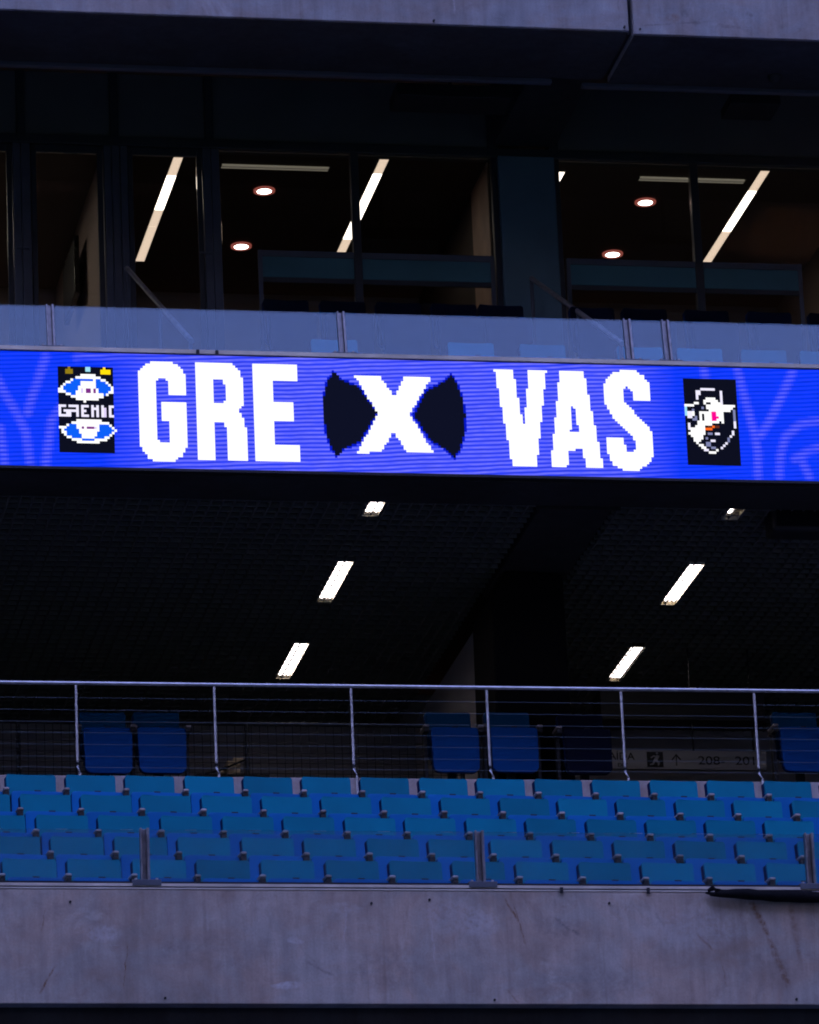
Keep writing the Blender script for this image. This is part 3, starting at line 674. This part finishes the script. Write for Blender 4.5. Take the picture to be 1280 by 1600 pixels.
for x0, x1, lab in ((.10, 1.14, 'thin glowing air slot diffuser across the ceiling of the middle suite'), (4.21, 5.26, 'thin glowing air slot diffuser across the ceiling of the right suite')):
    t = empty('slot_diffuser', ((x0 + x1) / 2, 8.5, 9.35), lab, 'slot diffuser', 'glowing slot diffusers in the suites')  # air slots given a glow of their own, not lamps
    for a, c, mt in ((8.44, 8.462, 'slot'), (8.463, 8.497, 'slot_dim'), (8.498, 8.52, 'slot')): MB().box(x0, x1, a, c, 9.345, 9.358).build('diffuser', M[mt], t)
    MB().box(x0 - .012, x0 - .001, 8.43, 8.53, 9.340, 9.358).build('end_cap', M['frame'], t); MB().box(x1 + .001, x1 + .012, 8.43, 8.53, 9.340, 9.358).build('end_cap', M['frame'], t)
# terrace seats behind the upper glass
ts0 = make_seat('terrace_seat', M['seatback'], M['seatpan'], arms=0); tu = [False]
FR = [(-.02,'left of the post'), (.25,''), ]
fx = [.62, 1.87, 2.53, 3.43, 3.99, 4.59, 5.14]
for i, cx in enumerate(fx):
    lab = 'blue terrace seat behind the upper glass, %s in its front row' % ('leftmost' if i == 0 else 'rightmost' if i == len(fx) - 1 else ORD[i] + ' from the left')
    place(ts0, tu, (cx, 5.66, 5.742), 0, lab, 'terrace seats behind the upper glass')
td0 = make_seat('dark_terrace_seat', M['shadedseat'], M['shadedseat'], arms=0); tdu = [False]
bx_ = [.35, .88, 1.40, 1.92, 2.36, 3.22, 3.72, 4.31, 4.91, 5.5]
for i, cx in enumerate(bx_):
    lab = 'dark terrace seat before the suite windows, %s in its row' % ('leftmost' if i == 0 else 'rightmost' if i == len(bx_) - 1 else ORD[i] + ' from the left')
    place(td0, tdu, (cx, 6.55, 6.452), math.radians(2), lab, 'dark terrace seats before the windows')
# stair handrails
for (x0, y0, z0, x1, y1, z1, lab) in ((-.93, 7.85, 8.03, -.72, 5.36, 6.39, 'slanting stair handrail before the left glazed doors'), (2.93, 7.78, 8.01, 3.22, 5.45, 6.50, 'slanting stair handrail before the teal column')):
    t = empty('stair_handrail', ((x0 + x1) / 2, (y0 + y1) / 2, 6.5), lab, 'handrail')
    MB().tube([(x0, y0, z0), (x1, y1, z1)], .024, 10).build('rail', M['steel2'], t, smooth=True)
    for u in (.0, .52, .98):
        px, py, pz = x0 + (x1 - x0) * u, y0 + (y1 - y0) * u, z0 + (z1 - z0) * u
        zb = 6.86 if py > 6.96 else 6.45 if py > 6.16 else 5.74
        MB().tube([(px, py, zb), (px, py, pz - .02)], .018, 8).build('post', M['frame_light'], t, smooth=True)

# ------------------------------------------------------------------ upper glass balustrade and LED board
balustrade('glass_balustrade', 'leaning glass balustrade with steel posts above the screen reflecting the evening sky', [-7.2, -4.6, -1.999, .602, 3.211, 3.565, 6.17, 8.77], 5.15, 6.215, 6.64, XL, XR, M['glass_up'], lean=.17)
cp = empty('balcony_coping', (0, 5.1, 6.13), 'thin beige metal coping between the screen and the upper glass', 'coping')
MB().box(XL, XR, 5.045, 5.25, 6.138, 6.165).build('strip', M['strip'], cp, bevel=.003)
MB().box(XL, XR, 5.055, 5.25, 6.167, 6.200).build('strip', M['strip'], cp, bevel=.003)
MB().box(XL, XR, 5.10, 5.25, 5.75, 6.136).build('upstand', M['conc'], cp)
for bx in (-.72, -.55): MB().box(bx - .014, bx + .014, 5.028, 5.044, 6.135, 6.19).build('clip', M['housing'], cp)

LED = json.loads(r'''{"G":[[133.0,8.1,134.4,6.1,138.1,3.2,145.0,2.7,148.3,3.9,150.0,5.7,151.7,8.2,152.0,11.4,152.2,17.2,144.8,17.4,144.6,11.3,143.6,9.8,141.8,9.9,140.1,11.7,140.0,34.4,141.1,37.4,144.5,37.3,144.6,28.0,141.7,27.9,141.8,20.5,152.3,20.2,152.3,36.0,151.5,39.1,149.9,42.3,145.9,45.2,140.0,45.5,136.4,43.5,133.8,40.1,133.0,37.7]],"R":[[156.0,3.1,166.4,2.8,170.6,3.5,173.8,5.8,174.9,10.2,175.1,16.6,174.6,21.0,172.7,23.4,174.4,25.4,175.5,29.8,175.7,44.2,168.0,44.3,167.9,31.2,167.1,28.4,166.2,27.9,163.3,27.9,163.2,44.2,156.1,44.4],[163.1,10.4,166.8,10.4,167.6,12.0,167.6,18.6,166.8,19.8,163.2,19.9]],"E":[[179.4,3.1,197.1,2.7,197.1,10.3,187.0,10.4,187.1,18.8,195.2,18.9,195.2,26.8,187.0,27.0,187.3,37.4,197.1,37.4,197.1,44.3,179.5,44.5]],"X":[[220.2,7.2,230.7,7.2,236.1,16.0,240.6,7.3,251.2,7.5,242.0,22.9,251.2,39.4,240.4,39.5,235.1,30.0,229.8,39.4,220.1,39.6,229.2,23.1]],"L1":[[211.9,5.7,215.0,9.1,221.5,11.8,228.7,22.5,221.1,35.2,215.0,37.9,211.9,41.3,209.6,37.7,207.9,32.0,207.1,24.1,207.3,17.2,209.0,9.8]],"L2":[[259.4,5.7,261.9,9.7,263.6,15.4,264.6,22.8,263.9,30.8,262.1,36.6,259.4,40.9,256.6,37.8,250.1,34.0,243.7,23.3,248.9,12.8,255.0,9.8,257.9,7.7]],"V":[[277.3,2.7,284.9,2.6,288.3,27.9,291.6,2.7,298.7,2.7,292.8,44.1,283.0,44.3]],"A":[[304.3,2.6,313.9,2.5,320.2,44.2,312.9,44.2,312.1,36.4,306.4,36.6,305.3,44.2,298.5,44.3],[308.5,17.9,309.8,18.8,310.8,29.2,307.4,29.3]],"S":[[341.0,15.4,334.2,15.3,334.0,11.7,333.1,10.1,331.4,9.3,329.7,10.4,329.5,13.9,330.4,15.9,335.9,22.1,340.2,26.8,341.2,30.3,341.2,38.1,340.0,40.5,337.0,43.2,334.0,44.9,328.8,45.1,324.9,43.2,323.1,40.2,322.4,37.3,321.9,31.5,329.0,31.5,329.7,35.3,330.1,37.1,333.0,37.1,333.7,35.3,333.5,31.7,332.0,29.3,324.9,22.0,322.8,17.6,321.8,14.0,322.0,9.2,323.5,5.6,327.1,2.8,330.0,2.2,335.2,2.3,338.6,4.4,340.8,7.3]],"c1":[["k",[101.2,6.0,123.3,5.5,123.3,42.1,101.3,42.5]],["o",[104.0,6.8,106.9,6.7,106.9,8.5,104.0,8.6]],["o",[104.9,5.8,105.9,5.8,105.9,6.9,104.9,6.9]],["c",[111.7,5.7,113.8,5.6,113.7,7.6,111.6,7.7]],["y",[118.4,6.7,121.6,6.6,121.6,8.6,118.4,8.7]],["y",[119.4,5.6,120.4,5.6,120.4,6.7,119.4,6.8]],["w",[101.0,16.1,102.4,14.4,104.0,12.6,105.9,11.5,108.2,10.5,109.8,9.4,116.2,9.4,118.4,10.7,120.5,11.5,121.9,13.5,123.4,15.1,123.4,16.1,122.1,17.0,119.8,18.1,118.0,19.2,116.4,20.1,112.0,20.3,111.8,21.1,110.8,21.0,110.6,20.2,109.1,20.0,107.0,19.2,105.5,18.2,103.3,17.2,101.1,17.1]],["b",[104.1,14.0,107.2,11.9,109.1,11.8,109.5,12.8,108.5,14.8,107.7,17.2,105.8,17.0,103.9,15.3]],["b",[116.1,12.5,116.6,11.9,118.4,11.8,120.4,13.0,121.5,14.3,121.2,16.0,119.6,17.2,117.9,16.9,117.1,15.0]],["b",[110.9,10.8,114.9,10.7,114.8,12.1,110.9,12.2]],["p",[109.9,15.5,110.8,15.5,110.8,17.1,109.9,17.1]],["q",[111.8,15.5,113.6,15.4,113.6,17.1,111.8,17.1]],["q",[114.7,15.4,115.6,15.4,115.5,17.0,114.7,17.0]],["k",[106.8,19.8,108.3,20.3,110.5,21.3,103.2,22.0,101.7,18.8,103.3,17.7]],["l",[101.1,22.4,104.2,22.3,104.1,23.3,101.1,23.4]],["l",[101.1,22.4,102.0,22.3,102.0,26.0,101.0,26.1]],["l",[101.3,25.9,105.1,25.8,105.1,26.8,101.3,26.9]],["l",[104.1,23.8,105.2,23.8,105.1,26.8,104.1,26.8]],["l",[103.1,23.9,104.1,23.8,104.1,24.7,103.1,24.7]],["l",[105.4,22.3,109.0,22.2,109.0,23.2,105.4,23.3]],["l",[108.0,22.2,109.1,22.2,108.9,26.9,107.9,26.9]],["l",[105.4,24.1,108.7,24.0,108.7,25.0,105.4,25.1]],["l",[105.4,25.1,106.2,25.1,106.2,26.8,105.3,26.8]],["l",[109.9,22.2,110.8,22.1,110.7,26.9,109.8,26.9]],["l",[109.9,22.2,112.9,22.1,112.9,23.1,109.9,23.1]],["l",[110.7,24.0,112.0,23.9,112.0,24.9,110.7,24.9]],["l",[109.8,25.9,112.9,25.8,112.8,26.9,109.8,26.9]],["l",[113.8,22.1,114.7,22.1,114.6,26.8,113.7,26.8]],["l",[114.6,23.2,115.6,23.2,115.6,24.3,114.6,24.3]],["l",[115.7,22.1,116.6,22.1,116.5,26.8,115.6,26.8]],["l",[117.8,22.1,119.3,22.1,119.3,23.1,117.8,23.2]],["l",[118.0,22.1,119.0,22.1,118.9,26.8,117.9,26.8]],["p",[119.0,23.1,119.6,23.1,119.5,26.8,118.9,26.8]],["l",[120.6,22.1,121.6,22.0,121.5,26.6,120.5,26.6]],["l",[120.6,22.1,123.5,22.0,123.5,23.0,120.6,23.1]],["l",[121.5,25.6,123.5,25.6,123.5,26.8,121.5,26.8]],["w",[101.1,30.9,102.1,30.8,103.0,31.8,103.4,30.7,105.3,29.8,106.1,29.0,107.8,29.0,108.0,27.9,117.6,27.7,118.0,28.9,119.7,29.0,121.5,30.0,122.5,31.1,123.6,32.0,123.5,33.3,122.5,34.4,121.4,35.5,119.6,36.6,117.5,37.5,115.3,37.6,114.7,38.5,110.8,38.5,109.9,37.7,107.9,37.5,106.1,36.6,104.3,35.7,103.1,34.7,102.0,33.0,101.2,31.8]],["b",[104.0,31.9,106.3,30.4,107.7,30.1,108.1,31.8,109.0,33.6,109.7,35.4,106.7,35.3,104.8,34.3,103.9,32.9]],["b",[117.8,30.1,119.5,30.2,121.6,31.6,122.1,32.5,120.2,34.3,118.1,35.5,115.9,35.6,116.7,33.5,117.6,31.3]],["q",[109.9,31.1,110.8,31.1,110.8,32.5,109.9,32.5]],["q",[111.9,31.0,114.7,31.0,114.6,32.4,111.8,32.5]],["p",[114.7,31.0,115.6,30.9,115.6,32.4,114.6,32.4]],["b",[110.1,35.9,114.7,35.8,114.6,36.5,110.1,36.6]]],"c2":[["k",[354.7,5.4,376.7,5.0,376.8,41.8,354.7,42.1]],["l",[362.3,8.9,368.4,8.8,368.3,9.9,362.3,10.1]],["l",[360.4,9.8,361.6,9.8,361.4,13.6,360.2,13.6]],["l",[370.0,9.8,371.4,9.8,371.0,16.3,369.6,16.3]],["w",[359.5,14.7,360.6,14.7,360.5,15.9,359.4,15.9]],["w",[355.2,15.8,359.5,15.7,359.4,16.8,355.1,16.9]],["c",[355.0,16.8,355.7,16.8,355.5,20.9,354.7,20.9]],["w",[363.3,13.8,364.4,12.7,367.3,12.6,368.3,14.0,369.0,15.3,371.1,16.0,376.0,15.5,376.0,16.4,375.3,17.4,374.0,18.0,373.0,19.6,370.4,18.9,364.6,18.5,364.2,16.3,363.2,15.5]],["k",[364.4,14.9,366.2,14.8,366.1,15.6,364.3,15.7]],["g",[362.3,16.7,363.3,16.7,363.3,17.7,362.2,17.7]],["l",[356.5,18.6,357.7,18.6,357.5,21.7,356.4,21.7]],["w",[357.6,19.4,359.5,19.4,359.5,20.6,357.5,20.6]],["g",[357.7,17.8,359.4,17.8,359.3,18.9,357.6,19.0]],["g",[357.6,21.6,358.6,21.6,358.5,22.6,357.6,22.6]],["g",[359.4,20.8,360.5,20.8,360.4,22.6,359.3,22.6]],["w",[361.4,18.6,371.5,18.4,371.2,24.4,361.0,24.6]],["k",[362.5,19.7,363.4,19.7,363.2,24.3,362.2,24.3]],["k",[364.6,18.6,369.4,18.5,369.4,19.2,364.5,19.3]],["m",[366.5,19.5,368.1,19.5,367.9,23.3,366.3,23.3]],["m",[365.6,20.6,369.2,20.5,369.1,22.1,365.5,22.2]],["k",[369.2,22.6,370.2,22.6,370.2,23.5,369.2,23.6]],["o2",[363.8,25.1,369.0,24.9,368.9,26.4,363.7,26.6]],["o3",[363.4,26.4,364.6,26.4,364.6,27.4,363.4,27.5]],["o3",[365.3,26.3,366.5,26.3,366.5,27.5,365.2,27.5]],["o3",[366.3,24.7,367.4,24.6,367.3,26.1,366.2,26.2]],["w",[360.3,23.5,362.2,22.6,363.4,25.1,362.5,25.6,360.4,24.6]],["w",[360.0,24.5,361.5,24.6,361.8,25.6,363.3,26.6,363.5,28.1,362.6,28.8,362.3,30.3,360.6,31.8,360.2,33.4,359.5,32.8,358.2,31.9,357.5,30.1,356.4,28.5,356.6,27.3,358.3,25.7]],["g",[364.4,28.4,365.6,28.4,365.6,29.3,364.3,29.3]],["l",[367.2,28.3,369.3,28.3,369.2,29.3,367.2,29.3]],["g",[363.3,30.3,364.4,30.3,364.3,31.3,363.3,31.4]],["l",[365.2,31.3,367.3,31.2,367.2,32.3,365.1,32.3]],["g",[363.3,32.3,365.4,32.3,365.3,34.0,363.2,34.1]],["g",[365.2,34.1,367.2,34.1,367.2,35.0,365.2,35.0]],["g",[375.2,18.0,376.2,17.9,375.9,22.9,374.9,22.9]],["l",[375.1,22.8,376.1,22.7,375.9,26.2,374.9,26.2]],["l",[374.1,27.0,375.1,26.9,375.0,28.5,374.0,28.6]],["l",[373.0,29.2,374.2,29.2,374.1,30.5,372.9,30.5]],["g",[372.0,30.3,373.1,30.3,373.0,32.3,371.9,32.3]],["l",[371.1,32.2,372.1,32.2,372.1,33.1,371.1,33.2]],["l",[370.1,33.2,371.2,33.1,371.1,34.2,370.1,34.3]],["l",[369.1,34.2,370.1,34.2,370.1,35.2,369.1,35.2]],["w",[367.3,34.9,368.4,34.9,368.3,36.2,367.2,36.2]],["w",[364.3,36.1,367.3,36.0,367.2,37.2,364.2,37.3]],["l",[362.3,35.0,364.2,35.0,364.1,36.1,362.3,36.2]],["w",[361.3,34.1,362.6,34.0,362.5,35.1,361.3,35.2]],["w",[360.5,33.2,361.6,33.1,361.5,34.2,360.4,34.2]],["l",[355.7,24.4,356.7,24.3,356.5,27.2,355.5,27.2]]],"wm":[[96.3,2.0,93.7,10.1,90.7,18.7,88.7,25.8],[74.3,5.5,79.3,17.0,84.8,26.9,87.8,33.8,89.4,47.8],[77.6,32.1,79.2,48.0],[108.7,2.2,110.6,1.1,133.1,1.6],[95.4,46.9,98.1,28.6,102.5,22.5],[378.0,1.0,381.0,16.4,383.5,28.7,384.3,36.9,383.7,46.1],[401.1,1.0,395.3,12.5,390.7,21.4,385.8,28.7],[392.6,46.0,393.7,36.7,396.2,29.0,402.6,23.7,411.2,21.9],[399.6,38.6,404.8,35.5,410.5,33.3],[402.1,38.1,405.1,46.2],[364.0,0.9,364.3,4.0]]}''')
P_, U0, Z1, NR, C0, NC = .0221, -4.2, 6.126, 48, -110, 640
def lin(c): return tuple((v / 255 / 12.92 if v <= 10 else ((v / 255 + .055) / 1.055) ** 2.4) for v in c)
PAL = {'k': (8, 10, 24), 'w': (255, 255, 255), 'b': (10, 90, 235), 'l': (232, 228, 250), 'c': (150, 215, 235), 'y': (255, 215, 0), 'o': (140, 118, 16), 'p': (214, 200, 238), 'q': (120, 40, 130),
       'g': (120, 125, 165), 'm': (255, 0, 140), 'o2': (96, 42, 20), 'o3': (250, 104, 24)}
PAL = {k_: lin(v) for k_, v in PAL.items()}
def inside(px, py, poly):
    c = False; n = len(poly) // 2; j = n - 1
    for i in range(n):
        xi, yi, xj, yj = poly[2*i], poly[2*i+1], poly[2*j], poly[2*j+1]
        if (yi > py) != (yj > py) and px < (xj - xi) * (py - yi) / (yj - yi) + xi: c = not c
        j = i
    return c
def segd(px, py, a, b, c, d):
    dx, dy = c - a, d - b; q = max(0, min(1, ((px - a) * dx + (py - b) * dy) / max(dx * dx + dy * dy, 1e-6)))
    return math.hypot(px - a - q * dx, py - b - q * dy)
# each cell: (part key, colour, share of lilac shimmer)
cells = {}
def bbox(p): return min(p[0::2]), max(p[0::2]), min(p[1::2]), max(p[1::2])
SATB, LILB = lin((0, 54, 255)), lin((36, 62, 255))
for r in range(NR):
    for c in range(C0, NC):
        px, py = c + .5, r + .5
        h = max(0, min(1, (px - 118) / 30)) * max(0, min(1, (352 - px) / 26))
        wv = 0
        for pl_ in (LED['wm'] if 60 < c < 430 else ()):
            for i in range(0, len(pl_) - 2, 2):
                wv = max(wv, 1 - segd(px, py, *pl_[i:i+4]) / 2.6)
        h = max(h, min(1, wv * 1.3) * .62)
        if px < 60 or px > 420: h = max(h, .5 * max(0, math.sin(px * .11 + py * .16)) ** 6)
        col = tuple(a + (b - a) * h for a, b in zip(SATB, LILB))
        cells[r, c] = ('screen', col, .05 + .72 * h)
def paint(poly, key, col, holes=(), grow=None):
    x0, x1, y0, y1 = bbox(poly)
    for r in range(max(0, int(y0)), min(NR, int(y1) + 2)):
        for c in range(int(x0), int(x1) + 2):
            px, py = c + .5, r + .5
            if inside(px, py, poly) and not any(inside(px, py, h) for h in holes): cells[r, c] = (key, col, 0.0)
for key in ('L1', 'L2'):
    poly = LED[key][0]; n = len(poly); cx = sum(poly[0::2]) / (n / 2); cy = sum(poly[1::2]) / (n / 2)
    big = [v for i in range(0, n, 2) for v in (cx + (poly[i] - cx) * 1.07, cy + (poly[i+1] - cy) * 1.05)]
    paint(big, 'screen', lin((0, 20, 190))); paint(poly, 'dark_shape_' + key, lin((9, 12, 30)))
for key in 'GREXVAS':
    paint(LED[key][0], 'letter_' + key, (1, 1, 1), LED[key][1:])
for key in ('c1', 'c2'):
    for q, poly in LED[key]:
        if q == 'b':
            n = len(poly); cx = sum(poly[0::2]) * 2 / n; cy = sum(poly[1::2]) * 2 / n
            poly = [v for i in range(0, n, 2) for v in (cx + (poly[i] - cx) * 1.22, cy + (poly[i+1] - cy) * 1.16)]
        paint(poly, 'crest_' + key, PAL[q])
# display material: emissive colour per light cell, with a fine line shimmer
ml, N, L, b = newmat('led_cells')
at_ = N.new('ShaderNodeVertexColor'); at_.layer_name = 'led'
geo = N.new('ShaderNodeNewGeometry'); sep = N.new('ShaderNodeSeparateXYZ'); L.new(geo.outputs['Position'], sep.inputs[0])
def mth(op, a, c=None):
    k_ = N.new('ShaderNodeMath'); k_.operation = op
    for i, x in enumerate((a, c)):
        if x is None: continue
        if isinstance(x, (int, float)): k_.inputs[i].default_value = x
        else: L.new(x, k_.inputs[i])
    return k_.outputs[0]
nz = N.new('ShaderNodeTexNoise'); nz.inputs['Scale'].default_value = 1.3; nz.inputs['Detail'].default_value = 3; L.new(geo.outputs['Position'], nz.inputs['Vector'])
mp = N.new('ShaderNodeMapping'); mp.inputs['Scale'].default_value = (7, 7, 46); L.new(geo.outputs['Position'], mp.inputs[0])
n2 = N.new('ShaderNodeTexNoise'); n2.inputs['Scale'].default_value = 1; n2.inputs['Detail'].default_value = 2; L.new(mp.outputs[0], n2.inputs['Vector'])
ph = mth('ADD', mth('MULTIPLY', sep.outputs[2], 2 * math.pi / .0385), mth('ADD', mth('MULTIPLY', sep.outputs[0], -9.0), mth('MULTIPLY', nz.outputs['Fac'], 7.0)))
wv = mth('ADD', mth('MULTIPLY', mth('SINE', ph), .5), .5)
amt = mth('MULTIPLY', mth('MULTIPLY', wv, mth('MULTIPLY', n2.outputs['Fac'], 1.7)), at_.outputs['Alpha'])
mx = N.new('ShaderNodeMixRGB'); L.new(amt, mx.inputs[0]); L.new(at_.outputs['Color'], mx.inputs[1]); mx.inputs[2].default_value = (.20, .20, 1.0, 1)
b.inputs['Base Color'].default_value = (.004, .004, .005, 1); b.inputs['Roughness'].default_value = .8; b.inputs['Specular IOR Level'].default_value = .02
dk_ = N.new('ShaderNodeVectorMath'); dk_.operation = 'SCALE'; L.new(mx.outputs[0], dk_.inputs[0])
has = mth('GREATER_THAN', at_.outputs['Alpha'], .01)
L.new(mth('SUBTRACT', 1.0, mth('MULTIPLY', mth('MULTIPLY', mth('SUBTRACT', 1.0, wv), n2.outputs['Fac']), mth('MULTIPLY', has, .55))), dk_.inputs['Scale'])
L.new(dk_.outputs[0], b.inputs['Emission Color']); b.inputs['Emission Strength'].default_value = 1.15 * LAMP
board = empty('led_board', (1.2, 5.0, 5.07), 'long blue LED screen reading GRE X VAS between two club crests', 'screen')
XB0, XB1 = U0 + C0 * P_, U0 + NC * P_
MB().box(XB0 - .03, XB1 + .03, 5.002, 5.058, 5.066, 6.124).box(XB0 - .03, XB1 + .03, 4.985, 5.058, 5.040, 5.0645).box(XB0 - .03, XB1 + .03, 4.985, 5.058, 6.1275, 6.137).build('housing', M['housing'], board)
bykey = {}
for (r, c), (key, col, sh) in cells.items(): bykey.setdefault(key, []).append((r, c, col, sh))
names = {'screen': 'screen', 'crest_c1': 'crest', 'crest_c2': 'crest', 'dark_shape_L1': 'dark_lens', 'dark_shape_L2': 'dark_lens'}
plabel = {'crest_c1': 'pixelated blue and white crest of two ovals on black', 'crest_c2': 'pixelated white shield crest with a pink cross on black', 'dark_shape_L1': 'dark curved shape left of the X', 'dark_shape_L2': 'dark curved shape right of the X'}
o0 = ORG[board.name]
for key, lst in bykey.items():
    vs, fs, cols = [], [], []
    for r, c, col, sh in lst:
        x0, x1 = U0 + c * P_, U0 + (c + 1) * P_; z1, z0 = Z1 - r * P_, Z1 - (r + 1) * P_
        n = len(vs); vs += [(x0 - o0.x, 5.0 - o0.y, z0 - o0.z), (x1 - o0.x, 5.0 - o0.y, z0 - o0.z), (x1 - o0.x, 5.0 - o0.y, z1 - o0.z), (x0 - o0.x, 5.0 - o0.y, z1 - o0.z)]
        fs.append((n, n + 1, n + 2, n + 3)); cols += [*col, sh] * 4
    nm = names.get(key, 'letter')
    me = bpy.data.meshes.new(nm); me.from_pydata(vs, [], fs); me.materials.append(ml)
    ca = me.color_attributes.new('led', 'FLOAT_COLOR', 'CORNER'); ca.data.foreach_set('color', cols)
    o = bpy.data.objects.new(nm, me); COL.objects.link(o); o.parent = board
    if key in plabel: o['label'] = plabel[key]
    elif key.startswith('letter'): o['label'] = 'large white letter ' + key[-1]
